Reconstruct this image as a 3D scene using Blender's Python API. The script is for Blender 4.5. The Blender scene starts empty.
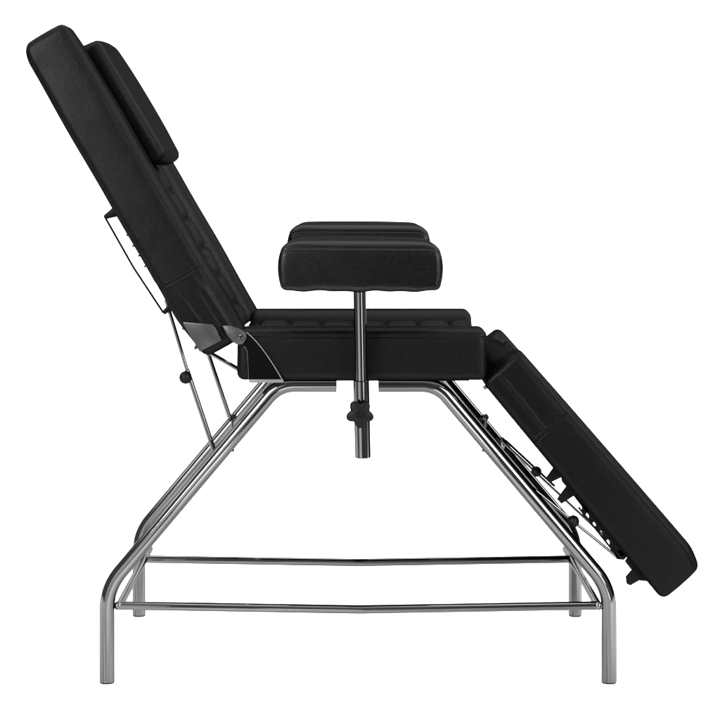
import bpy, bmesh, math, random
from mathutils import Vector, Matrix
random.seed(4)
S = bpy.context.scene
C = S.collection
PI = math.pi

# ------------------------------------------------------------------ measuring
# side elevation of the chair, read off at a known real distance from the lens
F = 1806.0; VX = 350.5; VY = 173.0; EYE = 0.9338; CAMY = -3.31
def at(px, py, Y):
    d = Y - CAMY
    return Vector(((px - VX) * d / F, Y, EYE - (py - VY) * d / F))

# ------------------------------------------------------------------ materials
def new_mat(name):
    m = bpy.data.materials.new(name); m.use_nodes = True
    nt = m.node_tree
    for n in list(nt.nodes): nt.nodes.remove(n)
    out = nt.nodes.new('ShaderNodeOutputMaterial')
    return m, nt, out
def math_node(nt, op, a, b=None, clamp=False):
    n = nt.nodes.new('ShaderNodeMath'); n.operation = op; n.use_clamp = clamp
    for i, v in enumerate((a, b)):
        if v is None: continue
        if isinstance(v, (int, float)): n.inputs[i].default_value = v
        else: nt.links.new(v, n.inputs[i])
    return n.outputs[0]
def gauss(nt, x, c, s):
    d = math_node(nt, 'DIVIDE', math_node(nt, 'SUBTRACT', x, c), s)
    return math_node(nt, 'EXPONENT', math_node(nt, 'MULTIPLY', math_node(nt, 'MULTIPLY', d, d), -1.0))
def noise(nt, vec, scale, detail=4, rough=.55, dist=0.0):
    n = nt.nodes.new('ShaderNodeTexNoise'); n.inputs['Scale'].default_value = scale
    n.inputs['Detail'].default_value = detail; n.inputs['Roughness'].default_value = rough
    n.inputs['Distortion'].default_value = dist
    if vec is not None: nt.links.new(vec, n.inputs['Vector'])
    return n.outputs['Fac']

def leather(name, vseams=(), useams=(), wseams=(), base=.011, gloss=.030, rough=.42, vtop=.088):
    base *= .082; gloss *= .235; rough -= .07
    """black upholstery leather; seams are grooves with a row of stitches, in the cushion's own u,v,w metres"""
    m, nt, out = new_mat(name)
    at_ = nt.nodes.new('ShaderNodeAttribute'); at_.attribute_name = 'uvw'
    vec = at_.outputs['Vector']
    sp = nt.nodes.new('ShaderNodeSeparateXYZ'); nt.links.new(vec, sp.inputs[0])
    u, v, w = sp.outputs
    vor = nt.nodes.new('ShaderNodeTexVoronoi'); vor.inputs['Scale'].default_value = 620
    nt.links.new(vec, vor.inputs['Vector'])
    h = math_node(nt, 'MULTIPLY', vor.outputs['Distance'], .00022)
    h = math_node(nt, 'ADD', h, math_node(nt, 'MULTIPLY', noise(nt, vec, 320, 3), .00024))
    h = math_node(nt, 'ADD', h, math_node(nt, 'MULTIPLY', noise(nt, vec, 11, 1, .4, .4), .0030))
    h = math_node(nt, 'ADD', h, math_node(nt, 'MULTIPLY', noise(nt, vec, 70, 2, .5, .4), .00022))
    def seam(coord, along, c, both=True):
        nonlocal h
        g = gauss(nt, coord, c, .0011)
        if both: g = math_node(nt, 'MULTIPLY', g, math_node(nt, 'LESS_THAN', along, vtop))
        h = math_node(nt, 'SUBTRACT', h, math_node(nt, 'MULTIPLY', g, .0016))
        for off in ((-.0042, .0042) if both else (-.0042,)):
            st = gauss(nt, coord, c + off, .0009)
            if both: st = math_node(nt, 'MULTIPLY', st, math_node(nt, 'LESS_THAN', along, vtop))
            dash = math_node(nt, 'GREATER_THAN', math_node(nt, 'SINE', math_node(nt, 'MULTIPLY', along, 2 * PI / .0052)), -.2)
            h = math_node(nt, 'ADD', h, math_node(nt, 'MULTIPLY', math_node(nt, 'MULTIPLY', st, dash), .0004))
            if not both: h = math_node(nt, 'SUBTRACT', h, math_node(nt, 'MULTIPLY', gauss(nt, coord, c + off, .0022), .0004))
    for c in vseams: seam(v, u, c, False)
    for c in useams: seam(u, v, c)
    for c in wseams: seam(w, u, c, False)
    bp = nt.nodes.new('ShaderNodeBump'); bp.inputs['Distance'].default_value = 1.0
    bp.inputs['Strength'].default_value = 1.0
    nt.links.new(h, bp.inputs['Height'])
    mot = noise(nt, vec, 130, 6, .75)
    cr = nt.nodes.new('ShaderNodeMapRange'); cr.inputs[1].default_value = .3; cr.inputs[2].default_value = .7
    cr.inputs[3].default_value = base * .5; cr.inputs[4].default_value = base * 1.55
    nt.links.new(mot, cr.inputs[0])
    cc = nt.nodes.new('ShaderNodeCombineXYZ')
    for i in range(3): nt.links.new(cr.outputs[0], cc.inputs[i])
    df = nt.nodes.new('ShaderNodeBsdfDiffuse'); nt.links.new(cc.outputs[0], df.inputs['Color'])
    gl = nt.nodes.new('ShaderNodeBsdfGlossy'); gl.inputs['Color'].default_value = (gloss, gloss, gloss, 1)
    rr = nt.nodes.new('ShaderNodeMapRange'); rr.inputs[3].default_value = rough - .07; rr.inputs[4].default_value = rough + .1
    nt.links.new(mot, rr.inputs[0]); nt.links.new(rr.outputs[0], gl.inputs['Roughness'])
    nt.links.new(bp.outputs[0], df.inputs['Normal']); nt.links.new(bp.outputs[0], gl.inputs['Normal'])
    ad = nt.nodes.new('ShaderNodeAddShader'); nt.links.new(df.outputs[0], ad.inputs[0]); nt.links.new(gl.outputs[0], ad.inputs[1])
    nt.links.new(ad.outputs[0], out.inputs[0])
    return m

def metal(name, col, rough, bump=.0, streak=.42):
    col *= .215
    m, nt, out = new_mat(name)
    tc = nt.nodes.new('ShaderNodeTexCoord')
    n1 = noise(nt, tc.outputs['Object'], 45, 4)
    rr = nt.nodes.new('ShaderNodeMapRange'); rr.inputs[3].default_value = rough * .6; rr.inputs[4].default_value = rough * 1.5
    nt.links.new(n1, rr.inputs[0])
    gl = nt.nodes.new('ShaderNodeBsdfGlossy')
    # light and dark reflection streaks put into the colour along the tube (uvw = round the tube, round the tube, along it)
    ta = nt.nodes.new('ShaderNodeAttribute'); ta.attribute_name = 'uvw'
    mp = nt.nodes.new('ShaderNodeMapping'); mp.inputs['Scale'].default_value = (2.6, 2.6, 1.1)
    nt.links.new(ta.outputs['Vector'], mp.inputs[0])
    st = noise(nt, mp.outputs[0], 1.6, 3, .6)
    cm = nt.nodes.new('ShaderNodeMapRange'); cm.inputs[1].default_value = .36; cm.inputs[2].default_value = .64
    cm.inputs[3].default_value = col * (1 - streak); cm.inputs[4].default_value = col * (1 + streak)
    nt.links.new(st, cm.inputs[0])
    cc = nt.nodes.new('ShaderNodeCombineXYZ')
    for i in range(3): nt.links.new(cm.outputs[0], cc.inputs[i])
    nt.links.new(cc.outputs[0], gl.inputs['Color'])
    nt.links.new(rr.outputs[0], gl.inputs['Roughness'])
    bp = nt.nodes.new('ShaderNodeBump'); bp.inputs['Distance'].default_value = 1.0
    nt.links.new(math_node(nt, 'MULTIPLY', noise(nt, tc.outputs['Object'], 30, 3), bump), bp.inputs['Height'])
    nt.links.new(bp.outputs[0], gl.inputs['Normal'])
    nt.links.new(gl.outputs[0], out.inputs[0])
    return m

def plastic(name, base, gloss, rough):
    base *= .3; gloss *= .4
    m, nt, out = new_mat(name)
    tc = nt.nodes.new('ShaderNodeTexCoord')
    bp = nt.nodes.new('ShaderNodeBump'); bp.inputs['Distance'].default_value = 1.0
    nt.links.new(math_node(nt, 'MULTIPLY', noise(nt, tc.outputs['Object'], 900, 2), .00025), bp.inputs['Height'])
    df = nt.nodes.new('ShaderNodeBsdfDiffuse'); df.inputs['Color'].default_value = (base, base, base, 1)
    gl = nt.nodes.new('ShaderNodeBsdfGlossy'); gl.inputs['Color'].default_value = (gloss, gloss, gloss, 1)
    gl.inputs['Roughness'].default_value = rough
    for s in (df, gl): nt.links.new(bp.outputs[0], s.inputs['Normal'])
    ad = nt.nodes.new('ShaderNodeAddShader'); nt.links.new(df.outputs[0], ad.inputs[0]); nt.links.new(gl.outputs[0], ad.inputs[1])
    nt.links.new(ad.outputs[0], out.inputs[0])
    return m

CHROME = metal('chrome', .50, .055, .00012, .5)
CHROME_THIN = metal('chrome_rod', .5, .09, .0001)
STEEL = metal('brushed_steel', .16, .38, .0006)
ZINC = plastic('zinc_plate', .05, .10, .25)
ZINC_LIGHT = plastic('zinc_strip', .30, .1, .3)
BLACK = plastic('black_plastic', .010, .018, .35)
PAINT = plastic('black_paint', .007, .012, .4)
FELT = plastic('black_panel', .004, .004, .6)
RUBBER = plastic('black_rubber', .012, .012, .5)

# ------------------------------------------------------------------ builders
def link(name, me, mat, parent):
    o = bpy.data.objects.new(name, me); C.objects.link(o)
    if mat: me.materials.append(mat)
    if parent: o.parent = parent
    return o
def obj(name, bm, mat, parent, smooth=True, sharp=None):
    bmesh.ops.recalc_face_normals(bm, faces=bm.faces)
    me = bpy.data.meshes.new(name); bm.to_mesh(me); bm.free()
    for p in me.polygons: p.use_smooth = smooth
    if sharp: me.set_sharp_from_angle(angle=math.radians(sharp))
    return link(name, me, mat, parent)

def round_path(pts, radii, seg=14):
    """polyline with its inner corners replaced by arcs"""
    out = [pts[0].copy()]
    for i in range(1, len(pts) - 1):
        p, a, b = pts[i], pts[i - 1], pts[i + 1]
        d1 = (a - p).normalized(); d2 = (b - p).normalized()
        ang = d1.angle(d2); r = radii[i - 1] if isinstance(radii, (list, tuple)) else radii
        t = r / math.tan(ang / 2)
        t = min(t, (a - p).length * .49, (b - p).length * .49); r = t * math.tan(ang / 2)
        c = p + (d1 + d2).normalized() * (r / math.sin(ang / 2))
        s = p + d1 * t - c; e = p + d2 * t - c
        th = s.angle(e)
        for k in range(seg + 1):
            f = k / seg
            v = (s * math.sin((1 - f) * th) + e * math.sin(f * th)) / math.sin(th)
            out.append(c + v)
    out.append(pts[-1].copy())
    return out
def tube(bm, pts, r, n=28, cap=True, chamfer=0.0, closed=False):
    rings = []
    N = len(pts); lay = bm.verts.layers.float_vector.get('uvw') or bm.verts.layers.float_vector.new('uvw'); run = 0.0
    t0 = (pts[1] - pts[0]).normalized()
    up = Vector((0, 1, 0)) if abs(t0.y) < .9 else Vector((1, 0, 0))
    nrm = (up - t0 * up.dot(t0)).normalized()
    for i, p in enumerate(pts):
        if closed: t = (pts[(i + 1) % N] - pts[i - 1]).normalized()
        elif i == 0: t = t0
        elif i == N - 1: t = (pts[-1] - pts[-2]).normalized()
        else: t = ((pts[i + 1] - p).normalized() + (p - pts[i - 1]).normalized()).normalized()
        nrm = (nrm - t * nrm.dot(t)).normalized(); bn = t.cross(nrm)
        rr = r(i / (N - 1)) if callable(r) else r
        if i: run += (p - pts[i - 1]).length
        ring = []
        for k in range(n):
            a = 2 * PI * k / n
            x = bm.verts.new(p + (nrm * math.cos(a) + bn * math.sin(a)) * rr); x[lay] = Vector((math.cos(a), math.sin(a), run)); ring.append(x)
        rings.append(ring)
    for i in range(N if closed else N - 1):
        A, B = rings[i], rings[(i + 1) % N]
        for k in range(n): bm.faces.new((A[k], A[(k + 1) % n], B[(k + 1) % n], B[k]))
    if cap and not closed:
        for ring, p, d in ((rings[0], pts[0], -1), (rings[-1], pts[-1], 1)):
            tt = (pts[1] - pts[0]).normalized() if d < 0 else (pts[-1] - pts[-2]).normalized()
            rr = r(0 if d < 0 else 1) if callable(r) else r
            ch = min(.0012, rr * .3)
            inner = [bm.verts.new(p + (v.co - p) * (1 - ch / rr) + tt * ch * d) for v in ring]
            for v_, w_ in zip(inner, ring): v_[lay] = w_[lay]
            for k in range(n): bm.faces.new((ring[k], ring[(k + 1) % n], inner[(k + 1) % n], inner[k]))
            bm.faces.new(inner)
def T(name, pts, r, mat, parent, corner=None, **kw):
    bm = bmesh.new()
    if corner: pts = round_path(pts, corner)
    tube(bm, pts, r, **kw)
    return obj(name, bm, mat, parent, True, 40)
def prism(bm, pts, y0, y1, bevel=.0008):
    """side outline (world XZ points) with a real thickness from y0 to y1"""
    va = [bm.verts.new((p.x, y0, p.z)) for p in pts]; vb = [bm.verts.new((p.x, y1, p.z)) for p in pts]
    n = len(pts)
    fs = [bm.faces.new(va), bm.faces.new(list(reversed(vb)))]
    for k in range(n): fs.append(bm.faces.new((va[k], vb[k], vb[(k + 1) % n], va[(k + 1) % n])))
    bmesh.ops.recalc_face_normals(bm, faces=fs)
    if bevel:
        es = set()
        for f in fs[:2]: es.update(f.edges)
        bmesh.ops.bevel(bm, geom=list(es), offset=bevel, segments=2, affect='EDGES', profile=.5)
def plate(name, px, y, th, mat, parent, bevel=.0008):
    bm = bmesh.new(); prism(bm, [at(a, b, y) for a, b in px], y, y + th, bevel)
    return obj(name, bm, mat, parent, True, 35)
def ball(name, c, r, mat, parent, squash=(1, 1, 1)):
    bm = bmesh.new(); bmesh.ops.create_uvsphere(bm, u_segments=28, v_segments=18, radius=r)
    for v in bm.verts: v.co = Vector((v.co.x * squash[0], v.co.y * squash[1], v.co.z * squash[2])) + c
    return obj(name, bm, mat, parent)
def disc(bm, c, r, h, n=24):
    """bolt head / washer with its axis along Y, face towards -Y"""
    tube(bm, [c + Vector((0, h, 0)), c], r, n=n)

def sm(x, a, b):
    if a == b: return float(x > a)
    t = max(0., min(1., (x - a) / (b - a))); return t * t * (3 - 2 * t)
def coords(L, r, step):
    e = [0, .12 * r, .3 * r, .52 * r, .76 * r, r]
    n = max(1, int(round((L - 2 * r) / step)))
    return e + [r + (L - 2 * r) * k / n for k in range(1, n)] + [L - x for x in reversed(e)]
def mapper(quad, y0, L, Tt):
    A, B, Cc, D = [at(a, b, y0) for a, b in quad]      # (0,0) (L,0) (L,T) (0,T)
    def f(u, v, w):
        s, t = u / L, v / Tt
        p = A * (1 - s) * (1 - t) + B * s * (1 - t) + Cc * s * t + D * (1 - s) * t
        return Vector((p.x, y0 + w, p.z))
    return f
def dims(quad, y0):
    A, B, Cc, D = [at(a, b, y0) for a, b in quad]
    return ((B - A).length + (Cc - D).length) / 2, ((D - A).length + (Cc - B).length) / 2
def cushion(name, quad, y0, W, r, mat, parent, disp=None, puff=(.003, .002, .002), step=(.006, .004, .006)):
    L, Tt = dims(quad, y0); f = mapper(quad, y0, L, Tt)
    us, vs, ws = coords(L, r, step[0]), coords(Tt, r, step[1]), coords(W, r, step[2])
    bm = bmesh.new(); lay = bm.verts.layers.float_vector.new('uvw'); V = {}
    def bell(x): return 1 - abs(2 * x - 1) ** 2.6
    def vert(i, j, k):
        key = (i, j, k)
        if key in V: return V[key]
        u, v, w = us[i], vs[j], ws[k]
        q = Vector((max(r, min(L - r, u)), max(r, min(Tt - r, v)), max(r, min(W - r, w))))
        d = Vector((u, v, w)) - q
        if d.length > 1e-9: p = q + d.normalized() * r
        else: p = q
        su, sv, sw = p.x / L, p.y / Tt, p.z / W
        pu, pv, pw = p
        pu += puff[0] * (2 * su - 1) * bell(sv) * (.4 + .6 * bell(sw))
        pv += puff[1] * (2 * sv - 1) * bell(su) * bell(sw)
        pw += puff[2] * (2 * sw - 1) * bell(sv) * (.3 + .7 * bell(su))
        if disp: pu, pv, pw = disp(pu, pv, pw, L, Tt, W)
        x = bm.verts.new(f(pu, pv, pw)); x[lay] = Vector((u, v, w)); V[key] = x
        return x
    nu, nv, nw = len(us) - 1, len(vs) - 1, len(ws) - 1
    def q4(a, b, c, d):
        bm.faces.new((vert(*a), vert(*b), vert(*c), vert(*d)))
    for k in (0, nw):
        for i in range(nu):
            for j in range(nv): q4((i, j, k), (i + 1, j, k), (i + 1, j + 1, k), (i, j + 1, k))
    for j in (0, nv):
        for i in range(nu):
            for k in range(nw): q4((i, j, k), (i + 1, j, k), (i + 1, j, k + 1), (i, j, k + 1))
    for i in (0, nu):
        for j in range(nv):
            for k in range(nw): q4((i, j, k), (i, j + 1, k), (i, j + 1, k + 1), (i, j, k + 1))
    return obj(name, bm, mat, parent), (L, Tt, W, f)
def quilt(name, info, u0, u1, w0, w1, base, amp, pitch, mat, parent, uoff=0.0):
    """tufted panel lying in the channel between the side bolsters"""
    L, Tt, W, f = info
    bm = bmesh.new(); lay = bm.verts.layers.float_vector.new('uvw')
    nu, nw = int((u1 - u0) / .0028), int((w1 - w0) / .0032)
    rows = round((w1 - w0) / pitch); pw = (w1 - w0) / rows
    G = []
    for i in range(nu + 1):
        row = []
        for k in range(nw + 1):
            u = u0 + (u1 - u0) * i / nu; w = w0 + (w1 - w0) * k / nw
            a = abs(math.sin(PI * (u - uoff) / pitch)); b = abs(math.sin(PI * (w - w0) / pw))
            h = (1 - (1 - a) ** 3.4) * (1 - (1 - b) ** 3.0)
            v = Tt + base + amp * h
            e = min(i, nu - i, k, nw - k)
            if e == 0: v -= .02
            x = bm.verts.new(f(u, v, w)); x[lay] = Vector((u, v, w)); row.append(x)
        G.append(row)
    for i in range(nu):
        for k in range(nw): bm.faces.new((G[i][k], G[i + 1][k], G[i + 1][k + 1], G[i][k + 1]))
    return obj(name, bm, mat, parent)

# ------------------------------------------------------------------ the thing
chair = bpy.data.objects.new('treatment_chair', None); C.objects.link(chair)
chair['label'] = 'black leather reclining treatment chair with padded armrests on chrome tube legs'
chair['category'] = 'chair'
CH = chair
YN = -.015; SW = .51; YF = .50          # near face of the cushions, their width, far leg plane

# ---- legs: four bent chrome tubes
LEG_R = .0137
def leg(y, side):
    mx = lambda x: x if side < 0 else 716 - x          # the frame is symmetric about its middle
    near = 0.0
    P = [at(mx(107), 681.5, near), at(mx(107), 588, near), at(mx(278.6), 384.6, near), at(mx(336 if side < 0 else 337), 384.6, near)]
    P[0].z = .0025
    P = [Vector((p.x, y, p.z)) for p in P]
    o = T('leg', P, LEG_R, CHROME, CH, corner=[.105, .062], n=40)
    bm = bmesh.new(); tube(bm, [Vector((P[0].x, y, 0)), Vector((P[0].x, y, .0042))], LEG_R - .0008, n=40)
    obj('foot_cap', bm, RUBBER, o, True, 40)
    # bolt heads where the frame is screwed together
    bm = bmesh.new()
    d = (P[2] - P[1]).normalized(); nrm = Vector((-d.z, 0, d.x))
    if nrm.z > 0: nrm = -nrm
    c = P[1] + (P[2] - P[1]) * .70
    tube(bm, [c + nrm * (LEG_R - .002), c + nrm * (LEG_R + .0014)], .0032, n=16)
    obj('bolt', bm, CHROME_THIN, o, True, 40)
    # black mounting strip between tube and seat
    bm = bmesh.new()
    x0, x1 = sorted((P[2].x + (.012 if side < 0 else -.012), P[3].x))
    z = P[3].z + LEG_R
    for v in ((x0, z - .002), (x1, z - .002)): pass
    pr = [Vector((x0, 0, z - .003)), Vector((x1, 0, z - .003)), Vector((x1, 0, z + .009)), Vector((x0, 0, z + .009))]
    prism(bm, pr, y - .012, y + .012, .001)
    obj('mounting_strip', bm, PAINT, o, True, 35)
    return P
PLN = leg(0.0, -1); PRN = leg(0.0, 1); PLF = leg(YF, -1); PRF = leg(YF, 1)

# ---- stretchers, slightly bent in the middle, and the cross bars joining them
RR = .0079
zr = at(0, 606, 0).z
xl, xr = at(117.5, 0, 0).x, at(600, 0, 0).x
xm = (xl + xr) / 2
for y in (.004, .402):
    T('stretcher', [Vector((xl, y, zr)), Vector((xm, y - .004, zr - .0062)), Vector((xr, y, zr))], RR, CHROME, CH, corner=.5, n=28)
for x in (xl + .003, xr - .003):
    T('cross_bar', [Vector((x, -.002, zr)), Vector((x, YF + .002, zr))], RR * .93, CHROME, CH, n=28)
for sgn, PP in ((-1, PLN), (1, PRN)):
    for y in (.0,):
        bm = bmesh.new()
        bmesh.ops.create_uvsphere(bm, u_segments=20, v_segments=12, radius=RR * 1.02)
        for v in bm.verts: v.co += Vector((xl + .001 if sgn < 0 else xr - .003, .003, zr))
        obj('weld', bm, CHROME, CH)

# ---- seat
seatq = [(238, 381), (487.2, 381), (486.7, 328.8), (237, 328.8)]
m_seat = leather('seat_leather', vseams=(.0800,))
def channel(depth, w0, w1, soft=.018):
    def g(u, v, w, L, Tt, W, extra=0):
        k = sm(w, w0, w0 + soft) * (1 - sm(w, w1 - soft, w1)) * sm(v, Tt * .6, Tt)
        return v - depth * k
    return g
ch_seat = channel(.038, .066, SW - .066, .014)
def d_seat(u, v, w, L, Tt, W):
    v2 = ch_seat(u, v, w, L, Tt, W)
    # the foam is softer at the ends
    u2 = u + (.004 * (v / Tt - .5) if u < L * .5 else .0)
    # slack leather waves along the lower edge
    v2 += (1 - v / Tt) * .0012 * math.sin(u * 47) * math.sin(u * 19 + 1)
    return u2, v2, w
seat, si = cushion('seat', seatq, YN, SW, .014, m_seat, CH, d_seat, puff=(.003, .002, .0025))
quilt('quilted_panel', si, .012, si[0] - .012, .072, SW - .072, -.027, .0100, .0645, leather('seat_quilt', base=.028, gloss=.036), seat, uoff=.02)  # lighter leather: light on the tufts put into the colour

# ---- backrest
backq = [(199, 361), (18.5, 48), (65.8, 20.4), (246.5, 334)]
m_back = leather('backrest_leather', vseams=(.0895,), useams=(.150,))
ch_back = channel(.044, .062, SW - .062, .014)
def d_back(u, v, w, L, Tt, W):
    v2 = ch_back(u, v, w, L, Tt, W)
    v2 += (1 - v / Tt) * (.010 * (1 - sm(u, .0, .10)) + .007 * sm(u, L - .040, L) ** 1.5)
    v2 -= (v / Tt) * .003 * sm(u, L - .05, L)
    v2 += (2 * v / Tt - 1) * .0009 * math.sin(u * 21 + 1) * math.sin(u * 9 + w * 7)
    if w < W * .5:      # folds of slack leather above the hinge, on the side
        f = 1 - sm(u, .10, .145)
        f *= sm(u, .012, .035)
        dv = v - (.034 - .05 * (u - .07)); f1 = math.exp(-(dv / .0042) ** 2)
        dv = v - (.050 - .12 * (u - .07)); f2 = math.exp(-(dv / .0035) ** 2)
        dv = v - (.0770 - .02 * (u - .03)); f3 = math.exp(-(dv / .0038) ** 2)
        dv = v - .066; f4 = math.exp(-(dv / .003) ** 2)
        side = 1 - sm(w, 0, .02)
        w = w - side * f * (.0024 * f1 + .0011 * f2 + .0026 * f3) + side * f * (.0018 * f4)
        w = w + side * .0015 * (1 - sm(u, .146, .152)) * sm(u, 0, .05)
    return u, v2, w
back, bi = cushion('backrest', backq, YN, SW, .016, m_back, CH, d_back, puff=(.005, .002, .004), step=(.005, .0022, .006))
quilt('quilted_panel', bi, .010, bi[0] - .06, .068, SW - .068, -.029, .0095, .0660, leather('back_quilt', base=.034, gloss=.040), back, uoff=.048)  # light caught by the tufts is put into a lighter base colour

# ---- leg rest
legq = [(483.5, 384), (663, 601), (706, 563), (521, 350.2)]
m_lr = leather('leg_rest_leather', vseams=(.0860,), useams=(.142,), base=.009, gloss=.024)
ch_leg = channel(.020, .070, SW - .070)
def d_leg(u, v, w, L, Tt, W):
    v2 = ch_leg(u, v, w, L, Tt, W)
    v2 -= (v / Tt) * .010 * sm(u, L - .060, L) ** 2
    if w < W * .5:
        side = 1 - sm(w, 0, .02)
        f = sm(u, .0, .02) * (1 - sm(u, .138, .143))
        vv = v - (.034 - .02 * u)
        w += side * f * .0026 * (1 - sm(vv, -.003, .0))
        w -= side * f * .0014 * math.exp(-((vv - .003) / .003) ** 2)
    # hollow of the end towards the seat
    u2 = u + .012 * (1 - sm(u, 0, .03)) * sm(w, .07, .12) * (1 - sm(w, W - .12, W - .07)) * sm(v, Tt * .3, Tt)
    return u2, v2, w
lrest, li = cushion('leg_rest', legq, YN, SW, .013, m_lr, CH, d_leg, puff=(.007, .002, .003), step=(.005, .0025, .006))
quilt('quilted_panel', li, .02, li[0] - .02, .078, SW - .078, -.017, .010, .0645, leather('leg_quilt'), lrest)

# ---- head pillow strapped on the backrest
pilq = [(147.5, 164), (83, 52.5), (98.5, 39.5), (166.5, 154)]
m_pil = leather('pillow_leather', vseams=(.0335,), base=.013, gloss=.034)
def d_pil(u, v, w, L, Tt, W):
    v += (v / Tt) * .006 * math.sin(PI * max(0, min(1, w / W))) 
    return u, v, w
pil, pi_ = cushion('head_pillow', pilq, .085, .29, .010, m_pil, CH, d_pil, puff=(.010, .005, .006))

# ---- armrests with post, sleeve and star knob
m_arm = leather('armrest_leather', vseams=(.0745,), base=.010, gloss=.058, rough=.30)
def armrest(yface, W, ypost, far):
    q = [(281.5, 291), (439.5, 291.5), (440, 243), (281, 242)]
    yref = -.113
    quad_w = [at(a, b, yref) for a, b in q]
    lift = .012 if far else 0.
    sc = 1.03 if far else 1.0
    cx = at(360.5, 0, yref).x
    pts = []
    for p in quad_w:
        x = cx + (p.x - cx) * sc; z = p.z + lift
        d = yface - CAMY
        pts.append((VX + x * F / d, VY + (EYE - z) * F / d))
    def disp(u, v, w, L, Tt, W):
        b = 1 - v / Tt
        v += b * .0016 * math.sin(u * 95 + 1.2) * math.sin(u * 31)
        e = min(u, L - u) / L
        v -= (v / Tt) * .0050 * (1 - sm(e, 0, .09))          # top falls off towards the ends
        u += (.004 * math.sin(PI * max(0, min(1, v / Tt))) - .004 * (v / Tt) ** 3) * (2 * u / L - 1) ** 3
        v += (v / Tt) * .0055 * math.sin(PI * max(0, min(1, w / W))) * sm(e, -.02, .12)
        return u, v, w
    o, info = cushion('armrest', pts, yface, W, .0095, m_arm, CH, disp, puff=(.004, .003, .003), step=(.0045, .004, .005))
    top = at(359.6, 291, ypost if not far else -.055); mid = at(361.2, 381, -.055); bot = at(362.8, 457, -.055)
    for p in (top, mid, bot): p.y = ypost
    top.z += lift + .012
    T('post', [top, mid + (mid - top) * .3], .0112, CHROME, o, n=36)
    sl = T('sleeve', [mid, bot], .0143, CHROME, o, n=36)
    # clamp bar that holds the sleeve under the seat
    s = 1 if not far else -1
    T('holder_bar', [Vector((mid.x, ypost + s * .012, mid.z - .010)), Vector((mid.x, ypost + s * .14, mid.z - .010))], .008, PAINT, o, n=20)
    # star knob, screwed into the sleeve from the outside
    kc = at(360.0, 414.0, -.085); kc.y = ypost - s * .030
    bm = bmesh.new(); n = 100
    prof = [(1.0, .012), (1.0, .004), (.95, .0012), (.86, 0), (.40, .0006), (.34, .0002), (.30, .0030), (0.02, .0034)]
    rings = []
    for sc_, yy in [(.80, .016)] + prof:
        ring = []
        for k in range(n):
            a = 2 * PI * k / n
            lob = math.cos(5 * (a + PI / 2))
            amp = .0040 if sc_ > .6 else .0006
            r = ((.0176 + .0078 * (.5 + .5 * lob) ** .75) if sc_ > .6 else .0210) * sc_
            ring.append(bm.verts.new((kc.x + r * math.cos(a), kc.y + s * (yy - .004), kc.z + r * math.sin(a))))
        rings.append(ring)
    for A, B in zip(rings, rings[1:]):
        for k in range(n): bm.faces.new((A[k], A[(k + 1) % n], B[(k + 1) % n], B[k]))
    bm.faces.new(rings[-1]); bm.faces.new(rings[0])
    kn = obj('star_knob', bm, BLACK, o, True, 50)
    T('knob_stem', [Vector((kc.x, kc.y + s * .008, kc.z)), Vector((kc.x, ypost - s * .010, kc.z))], .005, CHROME_THIN, kn, n=16)
    return o
armrest(-.113, .118, -.055, False)
armrest(.475, .118, .535, True)

# ---- hinges between backrest and seat, each side
def off(px, y, d): return [Vector((at(a, b, YN).x, y, at(a, b, YN).z)) for a, b in px]
def hinge(y, s):
    """y = outer face of the cushions, s = +1 for thickness going away from the camera side"""
    def pl(name, px, th, mat, par, lift=0., bevel=.0006):
        bm = bmesh.new(); pts = off(px, 0, 0)
        y0, y1 = (y - th - lift, y - lift) if s > 0 else (y + lift, y + th + lift)
        prism(bm, pts, y0, y1, bevel); return obj(name, bm, mat, par, True, 35)
    side = pl('back_plate', [(183.5, 321.6), (213, 324), (216, 328), (222, 340), (211, 345.5), (200, 351.5), (198.5, 349), (184, 324)], .003, ZINC, CH, .0048)
    arm = [(223, 325.3), (230, 325.0), (237.5, 327.5), (243, 329.8), (246.4, 334), (246.6, 338), (244.5, 342), (241, 344), (237, 343.8), (233.5, 341.5), (228, 335)]
    h = pl('hinge_arm', arm, .004, ZINC, CH, .0075)
    bm = bmesh.new(); c = off([(241, 336.3)], 0, 0)[0]; c.y = y - s * .0115 
    e = c.copy(); e.y = y - s * .0136
    tube(bm, [c, e], .0040, n=24); obj('pivot_bolt', bm, CHROME, h, True, 40)
    bm = bmesh.new(); e2 = e.copy(); e2.y -= s * .0008
    tube(bm, [e, e2], .0018, n=12); obj('pivot_pin', bm, RUBBER, h, True, 40)
    arc = []
    for k in range(15):
        t = k / 14
        a, b, c_, d_ = (246.7, 332), (258.3, 343.3), (270.3, 359.5), (282.5, 379.5)
        # cubic through four measured points (Lagrange)
        def lg(p):
            x = t * 3
            return (p[0] * (x - 1) * (x - 2) * (x - 3) / -6 + p[1] * x * (x - 2) * (x - 3) / 2 + p[2] * x * (x - 1) * (x - 3) / -2 + p[3] * x * (x - 1) * (x - 2) / 6)
        arc.append((lg((a[0], b[0], c_[0], d_[0])), lg((a[1], b[1], c_[1], d_[1]))))
    sp = pl('side_panel', arc + [(248.8, 380), (248.2, 362), (247.2, 350), (244.5, 346), (243, 338)], .003, FELT, CH, .0035)
    yy = y - s * .0075
    pts = [Vector((p.x, yy, p.z)) for p in off(arc, 0, 0)]
    T('edge_trim', pts, .0009, ZINC_LIGHT, sp, n=12)
    pts = [Vector((p.x, yy, p.z)) for p in off([(244.4, 345.8), (247.2, 350), (248.2, 362), (248.9, 379)], 0, 0)]
    T('edge_trim', pts, .0007, ZINC, sp, n=12)
    pl('bottom_strip', [(248.5, 379), (283, 379), (284, 382.2), (250, 382.2)], .020, ZINC_LIGHT, CH, -.012, .0004)
hinge(YN, 1)
hinge(YN + SW, -1)
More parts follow.
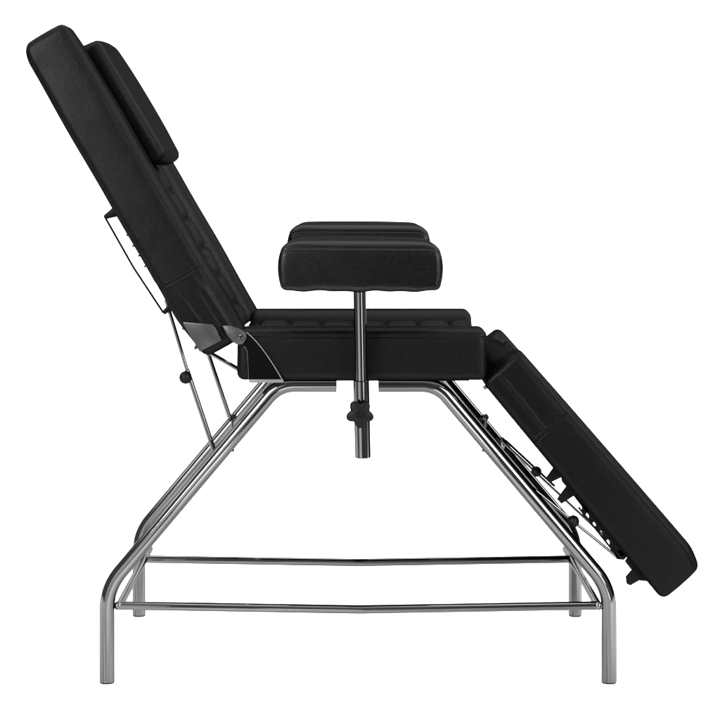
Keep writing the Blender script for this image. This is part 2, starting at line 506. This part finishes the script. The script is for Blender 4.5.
# far hinge ear standing up between backrest and seat
plate('hinge_ear', [(246, 331), (250, 322), (250.5, 329), (248, 332)], .40, .003, CHROME_THIN, CH)
# little screws on the back edge of the plate
for (a, b) in ((183.6, 328.5), (195.5, 348.0)):
    ball('screw', at(a, b, .0), .0034, CHROME_THIN, CH)
ball('screw', at(485.2, 387.5, .0), .0040, CHROME_THIN, CH)

# ---- support rods of the backrest (near pair and far pair)
def side_pt(px, py, yref, y):
    p = at(px, py, yref); return Vector((p.x, y, p.z))
for y in (.030, YF - .030):
    a = side_pt(166, 300, .03, y); k = side_pt(187.0, 370, .03, y); b = side_pt(214.5, 452, .03, y)
    rod = T('backrest_rod', [k, b], .0048, CHROME_THIN, CH, n=20)
    T('slider', [a, k + (k - a) * .05], .0036, CHROME_THIN, rod, n=16)
    kc = side_pt(185.6, 377.5, .015, y - .010 if y < .2 else y + .010)
    if y < .2:
        ball('ball_knob', side_pt(185.6, 377.5, .012, .012), .0118, BLACK, rod)
    bm = bmesh.new(); disc(bm, Vector((b.x, y - .007, b.z)), .0045, .012); obj('rod_bolt', bm, CHROME_THIN, rod, True, 40)
T('under_strut', [at(196, 345, .42), at(252, 377, .42)], .0046, CHROME_THIN, CH, n=18)

# ---- black adjustment handle on the back of the backrest
hy = .02
bm = bmesh.new()
prism(bm, [at(a, b, hy) for a, b in ((103.2, 215.8), (112.5, 207.5), (122, 206), (124, 213), (117.5, 216.5), (106, 219.2))], hy, hy + .018, .0008)
prism(bm, [at(a, b, hy) for a, b in ((161.8, 311.5), (170, 303), (176, 305), (170, 311), (164.5, 315.0))], hy, hy + .018, .0008)
tube(bm, [at(104.6, 216.5, hy + .009), at(133.5, 267.5, hy + .009), at(163.4, 312.8, hy + .009)], .0021, n=10)
obj('pull_handle', bm, PAINT, back, True, 40)
bm = bmesh.new()
prism(bm, [at(a, b, hy) for a, b in ((121, 223.5), (124, 222), (158, 281), (155, 283))], hy + .002, hy + .014, .0008)
for (a, b) in ((126.6, 235.5), (132.7, 246.2), (138.5, 256.0), (144.6, 266.6)):
    c = at(a, b, hy + .006)
    tube(bm, [c + Vector((.006, 0, .0035)), c + Vector((-.0006, 0, -.0004))], lambda t: .0034 - .002 * t, n=12)
obj('ratchet_rail', bm, PAINT, back, True, 40)

# ---- mechanism under the leg rest
my = .02
bm = bmesh.new()
for poly in (((555.5, 466), (566, 474), (562.5, 477), (550, 483), (546.2, 479)),
             ((569, 484), (580, 494), (574, 496), (561.5, 504), (557.5, 499.8)),
             ((561.5, 477.5), (566, 478), (570.5, 484.5), (567, 487.5), (562.5, 482.5))):
    prism(bm, [at(a, b, my) for a, b in poly], my, my + .012, .001)
obj('bracket', bm, PAINT, lrest, True, 35)
# rail with a row of triangular cut-outs: two flanges and slanted webs
bm = bmesh.new()
a0, a1 = Vector((574.5, 496.5)), Vector((622, 556.5)); d = (a1 - a0).normalized(); nn = Vector((-d.y, d.x))
L_ = (a1 - a0).length
def strip(s0, s1, o0, o1):
    prism(bm, [at(*(a0 + d * s0 + nn * o0), my), at(*(a0 + d * s1 + nn * o0), my), at(*(a0 + d * s1 + nn * o1), my), at(*(a0 + d * s0 + nn * o1), my)], my, my + .010, .0004)
strip(0, L_, -4, .6)
strip(12, L_, 2.5, 4.6)
for k in range(6):
    s = 12 + k * 11.2
    prism(bm, [at(*(a0 + d * s + nn * -.6), my), at(*(a0 + d * (s + 8.5) + nn * -.6), my), at(*(a0 + d * (s + 9.5) + nn * 3.1), my), at(*(a0 + d * (s + 4.4) + nn * 3.1), my)], my + .001, my + .009, .0003)
prism(bm, [at(a, b, my) for a, b in ((574, 495), (579, 494), (590, 512), (586, 513.5))], my, my + .009, .0006)
prism(bm, [at(a, b, my) for a, b in ((612, 548), (622, 551), (627, 557), (624, 560), (617, 559.5))], my, my + .011, .0006)
prism(bm, [at(a, b, my) for a, b in ((628, 558), (637, 565), (634.5, 570.2), (631, 569.5), (625.6, 562.5))], my, my + .011, .0006)
obj('ratchet_rail', bm, PAINT, lrest, True, 35)
plate('foot_hook', [(636, 566.5), (646, 577), (649, 581.5), (639, 580.8), (630.5, 585.8), (627.2, 584.2), (626.6, 578), (633, 570.5)], my - .004, .014, PAINT, lrest, .0012)
# chrome rods that hold the leg rest up, near and far, each with a ball knob
for y, far in ((.024, False), (YF - .03, True)):
    if not far:
        a, b, kk = at(524, 481, y), at(616.5, 556.5, y), at(573.3, 521.3, y - .004)
    else:
        a, b, kk = at(502, 441, y), at(604, 536, y), at(536.3, 471.5, y + .002)
    rod = T('leg_rest_rod', [a, b], .0028 if far else .0030, CHROME_THIN, CH, n=18)
    o = Vector((.0035, .004, .0045))
    if far: T('slider', [a + (b - a) * .02 + o, a + (b - a) * .5 + o], .0026, PAINT, rod, n=14)
    ball('ball_knob', kk, .0112, BLACK, rod)
# small clamps on the far tubes
for q in (((500.5, 436.5), (504.2, 438), (507.5, 442), (504, 449.6), (501.5, 447)),):
    plate('clamp', q, YF - .03, .006, CHROME_THIN, CH)
for (a, b, sx) in ((486, 417.5, 1), (231.8, 418.0, -1)):
    bm = bmesh.new()
    c = at(a, b, YF - .026)
    tube(bm, [c + Vector((0, .02, 0)), c], .0062, n=20)
    tube(bm, [c, c + Vector((-.001 * sx, 0, -.019))], .0026, n=12)
    obj('clamp', bm, CHROME_THIN, CH, True, 40)

# seat pan and flat bars under the seat
bm = bmesh.new()
zb = at(0, 381, YN).z
for (x0, x1, y0, y1, z0, z1) in ((at(262, 0, 0).x, at(470, 0, 0).x, .02, SW - .05, zb - .004, zb + .01),):
    prism(bm, [Vector((x0, 0, z0)), Vector((x1, 0, z0)), Vector((x1, 0, z1)), Vector((x0, 0, z1))], y0, y1, .001)
obj('seat_pan', bm, PAINT, CH, True, 35)
for px in (257, 266, 449, 457):
    bm = bmesh.new(); x = at(px, 0, 0).x
    prism(bm, [Vector((x, 0, zb - .006)), Vector((x + .012, 0, zb - .006)), Vector((x + .012, 0, zb + .003)), Vector((x, 0, zb + .003))], .03 + .02 * (px % 2), SW - .06, .001)
    obj('seat_bar', bm, CHROME_THIN, CH, True, 35)

# ------------------------------------------------------------------ setting
def white(name, a):
    m, nt, out = new_mat(name)
    tc = nt.nodes.new('ShaderNodeTexCoord'); n = noise(nt, tc.outputs['Object'], 3, 3)
    mr = nt.nodes.new('ShaderNodeMapRange'); mr.inputs[3].default_value = a - .01; mr.inputs[4].default_value = a + .01
    nt.links.new(n, mr.inputs[0])
    cc = nt.nodes.new('ShaderNodeCombineXYZ')
    for i in range(3): nt.links.new(mr.outputs[0], cc.inputs[i])
    df = nt.nodes.new('ShaderNodeBsdfDiffuse'); nt.links.new(cc.outputs[0], df.inputs['Color'])
    nt.links.new(df.outputs[0], out.inputs[0]); return m
WH = white('white_paper', .93)
bm = bmesh.new()
g = [bm.verts.new(p) for p in ((-5, -.72, 0), (5, -.72, 0), (5, 3.8, 0), (-5, 3.8, 0))]
bm.faces.new(g)
fl = obj('floor', bm, WH, None, False); fl['kind'] = 'structure'
bm = bmesh.new(); prev = None; R0 = .8
prof = [(3.8 + R0 * math.sin(a), R0 - R0 * math.cos(a)) for a in (PI / 2 * k / 16 for k in range(17))] + [(4.6, 3.4)]
for (y, z) in prof:
    cur = (bm.verts.new((-5, y, z)), bm.verts.new((5, y, z)))
    if prev: bm.faces.new((prev[0], prev[1], cur[1], cur[0]))
    prev = cur
bd = obj('backdrop', bm, WH, None, True); bd['kind'] = 'structure'

# ------------------------------------------------------------------ light
W = bpy.data.worlds.new("World"); S.world = W; W.use_nodes = True
W.node_tree.nodes['Background'].inputs[0].default_value = (1, 1, 1, 1)
W.node_tree.nodes['Background'].inputs[1].default_value = .35
def area(name, loc, target, sx, sy, power):
    l = bpy.data.lights.new(name, 'AREA'); l.shape = 'RECTANGLE'; l.size = sx; l.size_y = sy; l.energy = power
    o = bpy.data.objects.new(name, l); C.objects.link(o); o.location = loc
    o.rotation_euler = (Vector(target) - Vector(loc)).to_track_quat('-Z', 'Y').to_euler()
    return o
area('overhead_softbox', (0, .7, 3.1), (0, .7, 0), 4.8, 3.6, 285)
area('front_lamp', (-2.4, -3.4, 2.0), (0, .2, .4), 1.3, 1.5, 240)
area('front_lamp', (2.9, -3.1, 2.1), (0, .2, .4), 1.9, 1.9, 190)  # added opposite lamp so that shadows on the floor wash out
area('strip_softbox', (2.3, -3.4, .9), (0, .1, .5), .45, 1.7, 50)
area('post_fill_lamp', (-2.2, -4.0, .85), (0, .1, .6), 3.0, 3.2, 66)  # added lamp, gives off light itself; its reflection greys the armrest post
area('tube_fill_lamp', (0, -2.6, 3.6), (0, .1, .6), 3.6, 1.2, 18)  # added lamp that lightens the dark bands on the tubes' upper front
area('floor_fill_lamp', (2.7, .5, 2.0), (.7, .05, 0), 1.4, 1.4, 75)  # unseen lamp added to fill the floor under the leg rest
area('floor_fill_lamp', (-2.7, .6, 2.2), (-.6, .2, 0), 1.4, 1.4, 30)  # its counterpart on the left, added as floor fill too
for x in (-.09, .84):
    area('leg_streak_lamp', (x, -1.02, .01), (x, -1.02, 2), .26, .55, 4.5)  # lamp panels added at floor level for a bright line in the legs
area('backdrop_light', (-2.4, 2.6, 3.0), (-1.0, 4.6, .5), 2.0, .8, 80)
area('backdrop_light', (2.4, 2.6, 3.0), (1.0, 4.6, .5), 2.0, .8, 80)

# ------------------------------------------------------------------ camera
cd = bpy.data.cameras.new('Camera'); cam = bpy.data.objects.new('Camera', cd); C.objects.link(cam)
cam.location = (0, CAMY, EYE); cam.rotation_euler = (PI / 2, 0, 0)
cd.sensor_width = 36; cd.lens = F / 720 * 36
cd.shift_x = 9.5 / 720; cd.shift_y = -187 / 720
cd.clip_start = .05; cd.clip_end = 100
S.camera = cam
S.view_settings.view_transform = 'Standard'; S.view_settings.look = 'None'
S.view_settings.exposure = 0; S.view_settings.gamma = 1
